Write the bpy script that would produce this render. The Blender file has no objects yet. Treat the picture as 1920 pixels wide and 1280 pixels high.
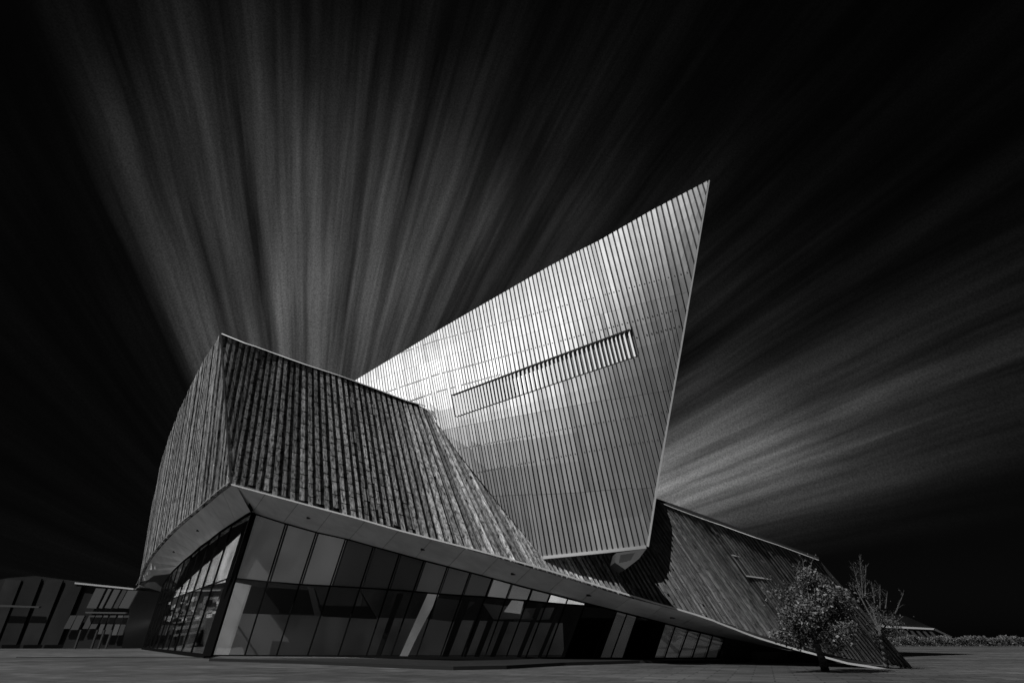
import bpy, bmesh, math, random
from mathutils import Vector
random.seed(7)
R = math.radians
sc = bpy.context.scene
# ------------------------------------------------------------------ camera
F = 909.0; YH = 1196.0; H = 1.0
TH = math.atan((YH-640)/F); CT, ST = math.cos(TH), math.sin(TH)
cd = bpy.data.cameras.new('camera'); cam = bpy.data.objects.new('camera', cd)
sc.collection.objects.link(cam); sc.camera = cam
cd.sensor_width = 36; cd.lens = 36*F/1920; cd.clip_end = 5000; cd.clip_start = .05
cam.location = (0, 0, H); cam.rotation_euler = (R(90)+TH, 0, 0)
sc.render.resolution_x = 1024; sc.render.resolution_y = 682
# ------------------------------------------------------------------ sun
SUN = Vector((-.48, -.43, .765)).normalized()
sd = bpy.data.lights.new('sun', 'SUN'); sd.energy = 3.6; sd.angle = R(.5); sd.color = (1, 1, 1)
so = bpy.data.objects.new('sun', sd); sc.collection.objects.link(so)
so.rotation_euler = SUN.to_track_quat('Z', 'Y').to_euler()
# ------------------------------------------------------------------ sky
w = bpy.data.worlds.new('World'); sc.world = w; w.use_nodes = True
nt = w.node_tree; nt.nodes.clear()
def N(t, **k):
    n = nt.nodes.new(t)
    for a, b in k.items(): setattr(n, a, b)
    return n
def L(a, b): nt.links.new(a, b)
def M(op, a, b=None, c=None):
    n = N('ShaderNodeMath', operation=op)
    for i, v in enumerate((a, b, c)):
        if v is None: continue
        if isinstance(v, (int, float)): n.inputs[i].default_value = v
        else: L(v, n.inputs[i])
    return n.outputs[0]
def ramp(fac, pts, interp='EASE'):
    r = N('ShaderNodeValToRGB'); r.color_ramp.interpolation = interp
    e = r.color_ramp.elements
    while len(e) < len(pts): e.new(.5)
    for i, (p, v) in enumerate(pts):
        e[i].position = p; e[i].color = (v, v, v, 1)
    L(fac, r.inputs[0]); return r.outputs[0]
out = N('ShaderNodeOutputWorld')
tc = N('ShaderNodeTexCoord'); sp = N('ShaderNodeSeparateXYZ'); L(tc.outputs['Generated'], sp.inputs[0])
X, Y, Z = sp.outputs
VA = math.atan2((560-960)/F, 1.196)                     # the azimuth the long-exposure clouds run towards
vx, vy = math.sin(VA), math.cos(VA)
perp = M('ADD', M('MULTIPLY', X, vy), M('MULTIPLY', Y, -vx))
alng = M('ADD', M('MULTIPLY', X, vx), M('MULTIPLY', Y, vy))
zz = M('MAXIMUM', Z, .004)
phi = M('ARCTAN2', perp, zz)                              # -pi/2..pi/2 across the band of cloud
q = M('DIVIDE', alng, M('SQRT', M('ADD', M('MULTIPLY', perp, perp), M('MULTIPLY', zz, zz))))
q = M('ARCTANGENT', q)
def streak(sc_phi, sc_q, seed, detail=3, rough=.55):
    cv = N('ShaderNodeCombineXYZ')
    L(M('MULTIPLY', phi, sc_phi), cv.inputs[0]); L(M('MULTIPLY', q, sc_q), cv.inputs[1]); cv.inputs[2].default_value = seed
    n = N('ShaderNodeTexNoise'); n.inputs['Scale'].default_value = 1; n.inputs['Detail'].default_value = detail
    n.inputs['Roughness'].default_value = rough; L(cv.outputs[0], n.inputs['Vector']); return n.outputs[0]
wp = N('ShaderNodeTexNoise'); wp.inputs['Scale'].default_value = 1.7; wp.inputs['Detail'].default_value = 2; L(tc.outputs['Generated'], wp.inputs['Vector'])
phi0 = phi; phi = M('ADD', phi, M('MULTIPLY', M('SUBTRACT', wp.outputs[0], .5), .035))
s1 = streak(6, .7, 3.1, 4, .6); s2 = streak(26, 1.6, 9.7, 3, .6); s3 = streak(2.6, 1.9, 5.3, 2)
st = M('ADD', M('MULTIPLY', s1, .40), M('MULTIPLY', s2, .60))
st = ramp(st, [(.34, .10), (.48, .42), (.64, 1.0)], 'LINEAR')
st = M('MULTIPLY', st, ramp(s3, [(.3, .45), (.7, 1.15)]))
t = M('ADD', M('MULTIPLY', phi, 1/math.pi), .5)            # 0..1
def tp(p): return math.atan(p)/math.pi+.5
band = M('MULTIPLY', ramp(t, [(0, .002), (tp(-1.3), .006), (tp(-.72), .008), (tp(-.62), .12), (tp(-.46), .20), (tp(-.15), .27), (tp(.15), .21), (tp(.55), .13), (tp(.95), .09), (tp(1.3), .12), (tp(1.8), .28), (tp(2.3), .72), (tp(2.8), .9), (tp(3.4), .42), (tp(4.8), .08), (tp(7), .0)], 'LINEAR'), 4)
elev = ramp(M('DIVIDE', M('ABSOLUTE', q), math.pi/2), [(0, .02), (.17, .035), (.24, .06), (.30, .10), (.37, .21), (.45, .44), (.54, .62), (.62, .9), (.9, 1.2)], 'LINEAR')
gr = N('ShaderNodeTexNoise'); gr.inputs['Scale'].default_value = 420; gr.inputs['Detail'].default_value = 1
L(tc.outputs['Generated'], gr.inputs['Vector'])
grain = M('ADD', M('MULTIPLY', gr.outputs[0], 1.2), .4)
v = M('MULTIPLY', M('MULTIPLY', M('MULTIPLY', st, band), elev), M('MULTIPLY', grain, .128))
sky = N('ShaderNodeTexSky'); sky.sky_type = 'NISHITA'; sky.sun_disc = False
sky.sun_elevation = math.asin(SUN.z); sky.sun_rotation = math.atan2(SUN.x, SUN.y)
bw = N('ShaderNodeRGBToBW'); L(sky.outputs[0], bw.inputs[0])
b1 = N('ShaderNodeBackground'); L(v, b1.inputs[0]); b1.inputs[1].default_value = 1
b2 = N('ShaderNodeBackground'); L(bw.outputs[0], b2.inputs[0]); b2.inputs[1].default_value = .0004
ad = N('ShaderNodeAddShader'); L(b1.outputs[0], ad.inputs[0]); L(b2.outputs[0], ad.inputs[1]); L(ad.outputs[0], out.inputs[0])
vs = sc.view_settings; vs.view_transform = 'Standard'; vs.look = 'None'; vs.exposure = 0; vs.gamma = 1
vs.use_curve_mapping = False
# ------------------------------------------------------------------ geometry helpers
CAM = Vector((0, 0, H))
def ray(px, py):
    x = (px-960)/F; z = (640-py)/F
    return Vector((x, CT-z*ST, ST+z*CT))
def at(px, py, Yd):                       # point seen at a pixel, at a given distance in front
    d = ray(px, py); return CAM+d*(Yd/d.y)
def gnd(px, py, z=0):
    d = ray(px, py); return CAM+d*((z-H)/d.z)
def onplane(px, py, p0, n):
    d = ray(px, py); return CAM+d*((p0-CAM).dot(n)/d.dot(n))
def proj(P):
    d = P-CAM; f = d.y*CT+d.z*ST; u = -d.y*ST+d.z*CT
    return 960+F*d.x/f, 640-F*u/f
def lerp(a, b, t): return a+(b-a)*t
def interp(tab, s):                       # tab: sorted list of (s, value...)
    if s <= tab[0][0]: return tab[0][1:]
    for a, b in zip(tab, tab[1:]):
        if s <= b[0]:
            t = (s-a[0])/(b[0]-a[0]); return tuple(lerp(p, q_, t) for p, q_ in zip(a[1:], b[1:]))
    return tab[-1][1:]
COL = sc.collection
class MB:
    def __init__(s): s.v = []; s.f = []; s.t = []; s.c = {}
    def face(s, pts, tone=.5):
        k = len(s.v); s.v += [Vector(p) for p in pts]; s.f.append(tuple(range(k, k+len(pts)))); s.t.append(tone)
    def slab(s, quad, n, d0, d1, tone=.5, back=False, bc=None):      # quad extruded along n from d0 to d1
        n = Vector(n)
        if bc:
            for j, c_ in enumerate(list(bc)*2): s.c[len(s.v)+j] = c_
        A = [Vector(p)+n*d0 for p in quad]; B = [Vector(p)+n*d1 for p in quad]
        k = len(s.v); m = len(quad); s.v += A+B
        s.f.append(tuple(range(k+m, k+2*m))); s.t.append(tone)
        if back: s.f.append(tuple(range(k+m-1, k-1, -1))); s.t.append(tone)
        for i in range(m):
            j = (i+1) % m; s.f.append((k+i, k+j, k+m+j, k+m+i)); s.t.append(tone)
    def bar(s, a, b, r, tone=.5, sides=4, r2=None):
        a = Vector(a); b = Vector(b); d = (b-a).normalized()
        u = d.cross(Vector((0, 0, 1)) if abs(d.z) < .9 else Vector((0, 1, 0))).normalized(); w_ = d.cross(u)
        r2 = r if r2 is None else r2; k = len(s.v)
        for P, rr in ((a, r), (b, r2)):
            for i in range(sides):
                an = 2*math.pi*(i+.5)/sides; s.v.append(P+(u*math.cos(an)+w_*math.sin(an))*rr)
        for i in range(sides):
            j = (i+1) % sides; s.f.append((k+i, k+j, k+sides+j, k+sides+i)); s.t.append(tone)
        s.f.append(tuple(range(k+sides-1, k-1, -1))); s.f.append(tuple(range(k+sides, k+2*sides))); s.t += [tone, tone]
    def build(s, name, mat, parent=None, smooth=False, stuff=False):
        org = parent_loc(parent)
        me = bpy.data.meshes.new(name); me.from_pydata([p-org for p in s.v], [], s.f); me.materials.append(mat)
        at_ = me.attributes.new('tone', 'FLOAT', 'FACE'); at_.data.foreach_set('value', s.t)
        if smooth: me.polygons.foreach_set('use_smooth', [True]*len(me.polygons))
        if s.c:
            ac = me.attributes.new('bc', 'FLOAT_VECTOR', 'POINT'); fl = []
            for j in range(len(s.v)): fl += s.c.get(j, (0, 0, 0))
            ac.data.foreach_set('vector', fl)
        me.update()
        o = bpy.data.objects.new(name, me); COL.objects.link(o)
        if parent: o.parent = parent
        if stuff: o['kind'] = 'stuff'
        return o
def parent_loc(p):
    l = Vector((0, 0, 0))
    while p: l = l+Vector(p.location); p = p.parent
    return l
def thing(name, label, cat, loc, group=None):
    o = bpy.data.objects.new(name, None); COL.objects.link(o); o.location = loc; o.empty_display_size = .3
    o['label'] = label; o['category'] = cat
    if group: o['group'] = group
    return o
def tag(o, label, cat, group=None):
    o['label'] = label; o['category'] = cat
    if group: o['group'] = group
# ------------------------------------------------------------------ materials (all grey: the photograph is black and white)
def mat(name, base, rough=.6, metal=0, tone=0, noise=(), bump=0, bscale=20, spec=.5, stretch=None, bc=False):
    m = bpy.data.materials.new(name); m.use_nodes = True; t_ = m.node_tree; nd = t_.nodes; lk = t_.links
    p = nd['Principled BSDF']; p.inputs['Roughness'].default_value = rough; p.inputs['Metallic'].default_value = metal
    p.inputs['Specular IOR Level'].default_value = spec
    def mm(op, a, b):
        n = nd.new('ShaderNodeMath'); n.operation = op
        for i, v_ in enumerate((a, b)):
            if isinstance(v_, (int, float)): n.inputs[i].default_value = v_
            else: lk.new(v_, n.inputs[i])
        return n.outputs[0]
    c = nd.new('ShaderNodeTexCoord'); vec = c.outputs['Object']
    if bc: c = nd.new('ShaderNodeAttribute'); c.attribute_name = 'bc'; vec = c.outputs['Vector']
    if stretch:
        mp = nd.new('ShaderNodeMapping'); mp.inputs['Scale'].default_value = stretch; lk.new(vec, mp.inputs['Vector']); vec = mp.outputs[0]
    val = None
    for (scale, det, lo, hi) in noise:
        n = nd.new('ShaderNodeTexNoise'); n.inputs['Scale'].default_value = scale; n.inputs['Detail'].default_value = det
        n.inputs['Roughness'].default_value = .65; lk.new(vec, n.inputs['Vector'])
        mr = nd.new('ShaderNodeMapRange'); mr.inputs[1].default_value = .34; mr.inputs[2].default_value = .66
        mr.inputs[3].default_value = lo; mr.inputs[4].default_value = hi; lk.new(n.outputs[0], mr.inputs[0])
        val = mr.outputs[0] if val is None else mm('MULTIPLY', val, mr.outputs[0])
    if tone:
        a = nd.new('ShaderNodeAttribute'); a.attribute_name = 'tone'
        tv = mm('ADD', mm('MULTIPLY', a.outputs['Fac'], 2*tone), 1-tone)
        val = tv if val is None else mm('MULTIPLY', val, tv)
    if val is None: p.inputs['Base Color'].default_value = (base, base, base, 1)
    else: lk.new(mm('MULTIPLY', val, base), p.inputs['Base Color'])
    if bump:
        n = nd.new('ShaderNodeTexNoise'); n.inputs['Scale'].default_value = bscale; n.inputs['Detail'].default_value = 4
        lk.new(vec, n.inputs['Vector']); b = nd.new('ShaderNodeBump'); b.inputs['Strength'].default_value = bump
        b.inputs['Distance'].default_value = .03; lk.new(n.outputs[0], b.inputs['Height']); lk.new(b.outputs[0], p.inputs['Normal'])
    return m
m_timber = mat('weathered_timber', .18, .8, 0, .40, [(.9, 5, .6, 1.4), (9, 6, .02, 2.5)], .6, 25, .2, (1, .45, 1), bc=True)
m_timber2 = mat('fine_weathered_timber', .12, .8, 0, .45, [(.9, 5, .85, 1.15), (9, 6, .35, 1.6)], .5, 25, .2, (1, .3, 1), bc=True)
m_membrane = mat('dark_membrane', .012, .9, spec=.1)
m_metal = mat('silver_metal_strip', .36, .56, .62, .2, [(.5, 3, .92, 1.08)])
m_louvre = mat('white_louvre_paint', .9, .45)
m_gap = mat('dark_gap_lining', .045, .8, spec=.2)
m_trim = mat('bright_metal_trim', .75, .4, .6)
m_soffit = mat('soffit_panel_paint', .75, .55, 0, .06, [(.6, 3, .85, 1.1)])
m_frame = mat('black_frame_metal', .008, .9, spec=.0)
m_dark = mat('dark_cladding', .03, .6, 0, .2, [(.7, 3, .7, 1.3)])
m_int = mat('interior_plaster', .45, .8, 0, .3)
m_intdark = mat('interior_dark_panel', .05, .7, 0, .3)
m_intwall = mat('interior_wall_paint', .10, .8, 0, .2, [(.4, 3, .6, 1.4)])
m_floor = mat('interior_floor', .12, .35)
m_ground = mat('plaza_paving', .07, .75, 0, 0, [(.16, 5, .5, 1.5), (2.2, 5, .7, 1.3), (30, 2, .85, 1.15)], .3, 12, .3, (.45, 1, 1))
_t = m_ground.node_tree; _n = _t.nodes; _l = _t.links; _p = _n['Principled BSDF']
_b = _n.new('ShaderNodeTexBrick'); _b.inputs['Scale'].default_value = 1; _b.inputs['Brick Width'].default_value = 1.2; _b.inputs['Row Height'].default_value = .6
_b.inputs['Mortar Size'].default_value = .022; _b.inputs['Color1'].default_value = (.74,)*3+(1,); _b.inputs['Color2'].default_value = (1.25,)*3+(1,); _b.inputs['Mortar'].default_value = (.4,)*3+(1,)
_c = _n.new('ShaderNodeTexCoord'); _m = _n.new('ShaderNodeMapping'); _m.inputs['Rotation'].default_value = (0, 0, R(24)); _l.new(_c.outputs['Object'], _m.inputs[0]); _l.new(_m.outputs[0], _b.inputs['Vector'])
_x = _n.new('ShaderNodeMix'); _x.data_type = 'RGBA'; _x.blend_type = 'MULTIPLY'; _x.inputs[0].default_value = 1
_old = _p.inputs['Base Color'].links[0].from_socket; _l.new(_old, _x.inputs[6]); _l.new(_b.outputs[0], _x.inputs[7]); _l.new(_x.outputs[2], _p.inputs['Base Color'])
m_slab = mat('paving_slab_stone', .06, .75, 0, .25, [(1.2, 5, .7, 1.3), (30, 2, .85, 1.15)], .3, 14, .3)
m_plinth = mat('dark_stone_plinth', .016, .6, spec=.3)
m_bark = mat('bark', .08, .9, 0, 0, [(12, 4, .6, 1.4)], .6, 30, .2)
m_leaf = mat('leaf', .105, .5, 0, .85, [(.9, 3, .6, 1.5)], spec=.4)
m_leaf2 = mat('young_leaf', .10, .6, 0, .7, [(.9, 3, .6, 1.4)], spec=.3)
m_hedge = mat('hedge_leaf', .10, .8, 0, .8, [(1.2, 3, .5, 1.5)], spec=.2)
m_farmetal = mat('far_building_metal', .014, .45, .2, .5, [(.25, 3, .6, 1.4)])
m_farlight = mat('far_building_panel', .065, .5, 0, .5)
m_screw = mat('dark_screw', .05, .6)
def glassmat(name, tint, refl):
    m = bpy.data.materials.new(name); m.use_nodes = True; t_ = m.node_tree; nd = t_.nodes; lk = t_.links; nd.clear()
    o = nd.new('ShaderNodeOutputMaterial'); mx = nd.new('ShaderNodeMixShader'); tr = nd.new('ShaderNodeBsdfTransparent')
    gl = nd.new('ShaderNodeBsdfGlossy'); gl.inputs['Roughness'].default_value = .015; gl.inputs[0].default_value = (.95,)*3+(1,)
    tr.inputs[0].default_value = (tint, tint, tint, 1)
    lw = nd.new('ShaderNodeFresnel'); lw.inputs[0].default_value = 1.5
    ml = nd.new('ShaderNodeMath'); ml.operation = 'MULTIPLY_ADD'; ml.inputs[1].default_value = .5; ml.inputs[2].default_value = refl; ml.use_clamp = True
    lk.new(lw.outputs[0], ml.inputs[0]); lk.new(ml.outputs[0], mx.inputs[0]); lk.new(tr.outputs[0], mx.inputs[1]); lk.new(gl.outputs[0], mx.inputs[2])
    nz = nd.new('ShaderNodeTexNoise'); nz.inputs['Scale'].default_value = .9; c = nd.new('ShaderNodeTexCoord'); lk.new(c.outputs['Object'], nz.inputs['Vector'])
    b = nd.new('ShaderNodeBump'); b.inputs['Strength'].default_value = .05; b.inputs['Distance'].default_value = .03
    lk.new(nz.outputs[0], b.inputs['Height']); lk.new(b.outputs[0], gl.inputs['Normal'])
    lk.new(mx.outputs[0], o.inputs[0]); return m
m_glass = glassmat('tinted_glass', .82, .16)
def emis(name, s):
    m = bpy.data.materials.new(name); m.use_nodes = True; nd = m.node_tree.nodes; p = nd['Principled BSDF']
    p.inputs['Base Color'].default_value = (.5, .5, .5, 1); p.inputs['Emission Color'].default_value = (1, 1, 1, 1); p.inputs['Emission Strength'].default_value = s
    return m
def emisn(name, s_, scale, lo=.45, hi=1.3):
    m = emis(name, s_); nd = m.node_tree.nodes; lk = m.node_tree.links; p = nd['Principled BSDF']
    n = nd.new('ShaderNodeTexNoise'); n.inputs['Scale'].default_value = scale; n.inputs['Detail'].default_value = 3
    c = nd.new('ShaderNodeTexCoord'); lk.new(c.outputs['Object'], n.inputs['Vector'])
    r = nd.new('ShaderNodeMapRange'); r.inputs[1].default_value = .35; r.inputs[2].default_value = .65; r.inputs[3].default_value = s_*lo; r.inputs[4].default_value = s_*hi
    lk.new(n.outputs[0], r.inputs[0]); lk.new(r.outputs[0], p.inputs['Emission Strength']); return m

# ------------------------------------------------------------------ the ground
g = MB(); g.face([(-1500, -300, 0), (1500, -300, 0), (1500, 2500, 0), (-1500, 2500, 0)])
go = g.build('ground', m_ground); go['kind'] = 'structure'

# ------------------------------------------------------------------ the building
BASE = Vector((0, 28, 0))
bld = thing('exhibition_building', 'angular museum building with rough timber cladding, a sharp silver metal prow and slanting glass front', 'building', BASE)
corner_top = at(422, 628, 26.2); corner_bot = at(440, 905, 30.0)
# slat index, top pixel + distance, bottom pixel + distance
def cb(y): t_ = (y-628)/277; return (422+18*t_, y, None)
FT = [(0, 422, 628, 26.2), (4, 465, 645.5, 26.3), (6, 485, 652, 26.4), (9.4, 521, 666, 26.6), (14.6, 576, 687, 26.8), (20.5, 640, 709.5, 27.1),
      (26.5, 700, 733, 27.5), (32.5, 760, 757, 27.9), (35.5, 790, 766, 28.0), (38.5, 804, 771, 28.1), (43, 840, 784, 28.3), (47, 872, 797, 28.5),
      (56, 945, 826, 28.8), (64, 1040, 863, 28.7), (76, 1150, 906, 27.5), (85, 1225, 935, 26.3), (97, 1320, 969.5, 23.5), (110, 1420, 1006, 22.3), (125, 1535, 1048, 21.7)]
FB = [(0, 422, 628, 26.2), (4, 434, 811, 0), (6, 440, 905, 30.0), (9.4, 489, 919, 29.6), (14.6, 574, 943, 28.9), (20.5, 668, 969.5, 28.3),
      (26.5, 746, 994, 27.8), (32.5, 830, 1017, 27.3), (35.5, 886, 1032, 27.0), (38.5, 925, 1043, 26.8), (43, 984, 1061, 26.5), (47, 1017, 1070.5, 26.4),
      (56, 1100, 1096, 26.1), (64, 1180, 1120, 25.7), (76, 1303, 1152, 25.2), (85, 1385, 1174, 24.8), (97, 1490, 1203.5, 24.2), (110, 1590, 1231, 23.4), (125, 1712, 1252, 22.6)]
def corner_at(py):
    lo, hi = 0, 1
    for _ in range(30):
        m_ = (lo+hi)/2
        if proj(lerp(corner_top, corner_bot, m_))[1] < py: lo = m_
        else: hi = m_
    return lerp(corner_top, corner_bot, lo)
FT3 = [(s, at(x, y, d)) for s, x, y, d in FT]
FB3 = [(s, corner_at(y) if s < 6 else at(x, y, d)) for s, x, y, d in FB]
def fT(s): return interp(FT3, s)[0]
def fB(s): return interp(FB3, s)[0]
# left face: bottom of slats on a line running back to the left, tops on the corner and then the curved roofline
LD = Vector((-.62, .785, 0)).normalized(); LN = Vector((-LD.y, LD.x, 0)).normalized()
if LN.y > 0: LN = -LN
LT = [(0, 440, 905, 0), (5, 431, 760, 0), (9, 422, 628, 0), (16, 393, 668, 36.5), (23, 364, 720, 45), (29, 341, 770, 51), (35, 320, 822, 56), (41, 303, 880, 60), (47, 287, 950, 63), (50, 279, 1000, 64)]
LB = [(0, 440, 905), (5, 411, 926), (9, 385, 949), (16, 349, 977), (23, 318, 1006), (29, 297, 1030), (35, 281, 1052), (41, 270, 1075), (47, 264, 1090), (50, 261, 1096)]
LT3 = [(s, corner_at(y) if s < 9 else (corner_top if s == 9 else at(x, y, d))) for s, x, y, d in LT]
LB3 = [(s, onplane(x, y, corner_bot, LN)) for s, x, y in LB]
def lT(s): return interp(LT3, s)[0]
def lB(s): return interp(LB3, s)[0]

boards = []     # (screen size, corner quad, normal, depth0, depth1, tone, wall)
def board_wall(Tf, Bf, smax, wall, flip, length0=.74):
    core = MB(); S = 0
    ks = [i*.5 for i in range(int(smax*2)+1)]
    for a, b in zip(ks, ks[1:]):
        for v0, v1 in ((0, .5), (.5, 1)):
            q4 = [lerp(Tf(a), Bf(a), v0), lerp(Tf(b), Bf(b), v0), lerp(Tf(b), Bf(b), v1), lerp(Tf(a), Bf(a), v1)]
            core.face(q4 if not flip else q4[::-1])
    for i in range(int(smax)):
        length = length0*(1 if i < 26 and wall == 'front' else (3.0 if wall == 'left' else 1.9)); sd_ = random.uniform(-.04, .05)
        wide = (.54 if wall == 'front' and (i < 30 or i > 58) else .60)+random.uniform(-.05, .06)
        for part, (u0, u1) in enumerate(((.02, wide), (wide+.05, .97))):
            s0, s1 = i+u0, i+u1
            T0, T1, B0, B1 = Tf(s0), Tf(s1), Bf(s0), Bf(s1)
            ln = ((T0+T1)/2-(B0+B1)/2).length
            if ln < .15: continue
            n_ = (T1-T0)
            if n_.length < 1e-4: n_ = B1-B0
            nrm = n_.cross(B0-T0 if (B0-T0).length > .1 else B1-T1).normalized()
            if nrm.dot((T0+B0)/2-CAM) > 0: nrm = -nrm
            stone = random.gauss(.85, .2) if wall == 'left' and part == 0 else (random.gauss(.42, .25) if i < 32 or i > 58 or wall == 'left' else random.choice((.25, .7, 1.1, 1.7))+random.gauss(0, .15) if i <= 58 else random.gauss(.5, .25)) if part == 0 else random.gauss(.12, .1)  # tone carries shade: recessed boards darkened, sunward left and sloping faces lightened
            wloc = max(.03, ((T1-T0)-(T1-T0).project(((B0-T0) if (B0-T0).length > .1 else (B1-T1)))).length*.5+((B1-B0)-(B1-B0).project(B0-T0 if (B0-T0).length > .1 else (B1-T1))).length*.5)
            off = (i % 2)*length*.5+random.uniform(-.05, .05); z_ = -abs(off)
            while z_ < ln:
                a = max(0, z_)/ln; b = min(ln, z_+length-(.055 if i < 30 else .02))/ln; z_ += length*(1 if part == 0 else 1.0)
                if b-a < .02: continue
                q4 = [lerp(T0, B0, a), lerp(T1, B1, a), lerp(T1, B1, b), lerp(T0, B0, b)]
                if part == 0: d1 = min(.26+sd_, wloc*1.15+.03)+random.uniform(-.012, .012)
                else: d1 = .02+random.uniform(-.01, .03) if random.random() < .9 else .13
                tone = min(1.8, max(0, stone+random.gauss(0, .12)))
                P = [proj(p) for p in q4]
                ar = abs(sum(P[k][0]*P[(k+1) % 4][1]-P[(k+1) % 4][0]*P[k][1] for k in range(4)))/2
                wd = .30; kl = .35 if wall == 'left' else 1; L0, L1 = a*ln*kl, b*ln*kl; zz_ = i*3.7+part*1.3
                bc_ = ((0, L0, zz_), (wd, L0, zz_), (wd, L1, zz_), (0, L1, zz_))
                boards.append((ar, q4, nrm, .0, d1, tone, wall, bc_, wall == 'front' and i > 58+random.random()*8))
    return core
fc = board_wall(fT, fB, 125, 'front', False)
lc = board_wall(lT, lB, 50, 'left', True)
wall_f = fc.build('front_timber_wall', m_membrane, bld); wall_l = lc.build('side_timber_wall', m_membrane, bld)
W = {'front': wall_f, 'left': wall_l}
boards.sort(key=lambda b: -b[0])
def visible(b):      # skip what stands behind the metal prow when choosing the single planks
    x, y = proj(b[1][0]); return not (800 < x < 1225 and (y-768) < 1.25*(x-800)*1.0 and y < 1035) or x < 800
single = []; rest = {'front': MB(), 'left': MB(), 'wing': MB()}; W['wing'] = wall_f
for b in boards:
    if len(single) < 300 and visible(b): single.append(b)
    else: rest['wing' if b[8] else b[6]].slab(b[1], b[2], b[3], b[4], b[5], bc=b[7])
for b in single:
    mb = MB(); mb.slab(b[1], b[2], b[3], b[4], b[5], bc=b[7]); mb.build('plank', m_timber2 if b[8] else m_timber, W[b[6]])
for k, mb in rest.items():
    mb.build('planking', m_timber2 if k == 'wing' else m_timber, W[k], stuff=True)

# roof and rear of the timber body
body = MB()
back = Vector((4, 26, -1.0))
pts = [fT(s) for s in range(0, 126, 5)]
for a, b in zip(pts, pts[1:]): body.face([a, a+back, b+back, b])
for a, b in zip(pts, pts[1:]):
    A, B = a+back, b+back; body.face([A, (A.x, A.y, 0), (B.x, B.y, 0), B])
lp = [lT(s) for s in range(9, 51, 3)]
bc = corner_top+back
for a, b in zip(lp, lp[1:]): body.face([a, b, bc])
e0, e1 = lT(50), lB(50)
body.face([e0, bc, (bc.x, bc.y, 0), e1])
body.build('roof', m_dark, bld)

# trims: roof edge, corner, lower edge
def strip(name, pts, r, m_, parent=bld):
    mb = MB()
    for a, b in zip(pts, pts[1:]): mb.bar(a, b, r)
    return mb.build(name, m_, parent)
def fN(s):
    d = fT(min(125, s+5))-fT(max(0, s-5)); e = (fB(s)-fT(s)) if s > .5 else corner_bot-corner_top
    n_ = e.cross(d).normalized(); return n_ if n_.dot(fT(s)-CAM) < 0 else -n_
out_ = Vector((-.1, -.24, .0))
def ex(s): return .31 if s < 50 else .17
for lo_, hi_ in ((0, 35), (80, 125)):
    cp = MB(); ss = [x*2.5 for x in range(int(lo_/2.5), int(hi_/2.5)+1)]
    for a, b in zip(ss, ss[1:]):
        A, B = fT(a), fT(b); na, nb_ = fN(a), fN(b); pn = (B-A).cross(na).normalized(); pn = pn if pn.z > 0 else -pn
        cp.slab([A-na*.1, B-nb_*.1, B+nb_*ex(b), A+na*ex(a)], pn, -.01, .045, back=True)
    cp.build('roof_coping', m_membrane, bld)
for lo_, hi_ in ((0, 37), (80, 125)):
    strip('roof_edge_trim', [fT(k*.5)+fN(k*.5)*(ex(k*.5)+.02)+Vector((0, 0, .05)) for k in range(lo_*2, hi_*2+1, 2)], .035 if lo_ == 0 else .02, m_trim)
strip('roof_edge_trim', [lT(s)+out_*.5 for s in range(9, 51, 3)], .03, m_trim)
strip('lower_edge_trim', [fB(s)+fN(s)*.3+Vector((0, 0, -.04)) for s in range(6, 126, 1)], .05, m_trim)
strip('lower_edge_trim', [lB(s)+LN*.3 for s in range(0, 51, 2)], .035, m_trim)
strip('corner_trim', [corner_top+out_*1.2, corner_bot+out_*1.2], .05, m_timber)

# ------------------------------------------------------------------ glass front
GY = [(385, 34.0), (600, 32.6), (800, 30.8), (1000, 29.4), (1200, 29.0), (1360, 29.2), (1480, 28.4), (1600, 27.5)]
def gy(x): return interp(GY, x)[0]
MUL = [((473, 961), (388, 1234)), ((535.6, 981), (457.5, 1233)), ((593, 997), (517, 1234)), ((648, 1009), (575, 1236)), ((700, 1023.5), (632, 1238)),
       ((749, 1037), (685, 1239)), ((795, 1050), (731, 1240)), ((839, 1061), (779, 1240)), ((881.6, 1072), (824, 1240)), ((923, 1083), (867, 1240)),
       ((959, 1093), (908, 1240)), ((997, 1103), (948, 1240)), ((1032, 1112), (985, 1240)), ((1065, 1120.6), (1023, 1240)), ((1098, 1129), (1059, 1239)),
       ((1157, 1144), (1124, 1238)), ((1176, 1149), (1145, 1238)), ((1195, 1154), (1168, 1237)), ((1247.5, 1167), (1225.6, 1236)), ((1266.6, 1172), (1245.7, 1236)),
       ((1291, 1179), (1271, 1235.5)), ((1314, 1184), (1297, 1235.5)), ((1336.7, 1189.5), (1323, 1235.5)), ((1358.6, 1195), (1347, 1236))]
TRA = [(385, 1091), (439, 1094), (698, 1110), (909, 1122), (1021, 1130), (1127, 1137), (1400, 1150)]
def on_line(top, bot, tab):           # where a mullion crosses the transom (as a fraction)
    for k in range(101):
        t_ = k/100; x = lerp(top[0], bot[0], t_); y = lerp(top[1], bot[1], t_)
        if y >= interp(tab, x)[0]: return t_
    return 1
mul3 = []
for (a, b) in MUL:
    Yd = gy(b[0]); A = at(a[0], a[1], Yd-.0); B = at(b[0], b[1], Yd); B.z = .12 if B.z < .12 or B.z > .3 else B.z
    mul3.append((A, B, on_line(a, b, TRA)))
gw = MB()
for m0, m1 in zip(mul3, mul3[1:]): pass
head = MB()
for m0, m1 in zip(mul3, mul3[1:]): head.bar(m0[0]+Vector((0, 0, .02)), m1[0]+Vector((0, 0, .02)), .11)
glass_f = head.build('front_glass_wall', m_frame, bld)
doors = {14: 1161, 17: 1164}
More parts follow.
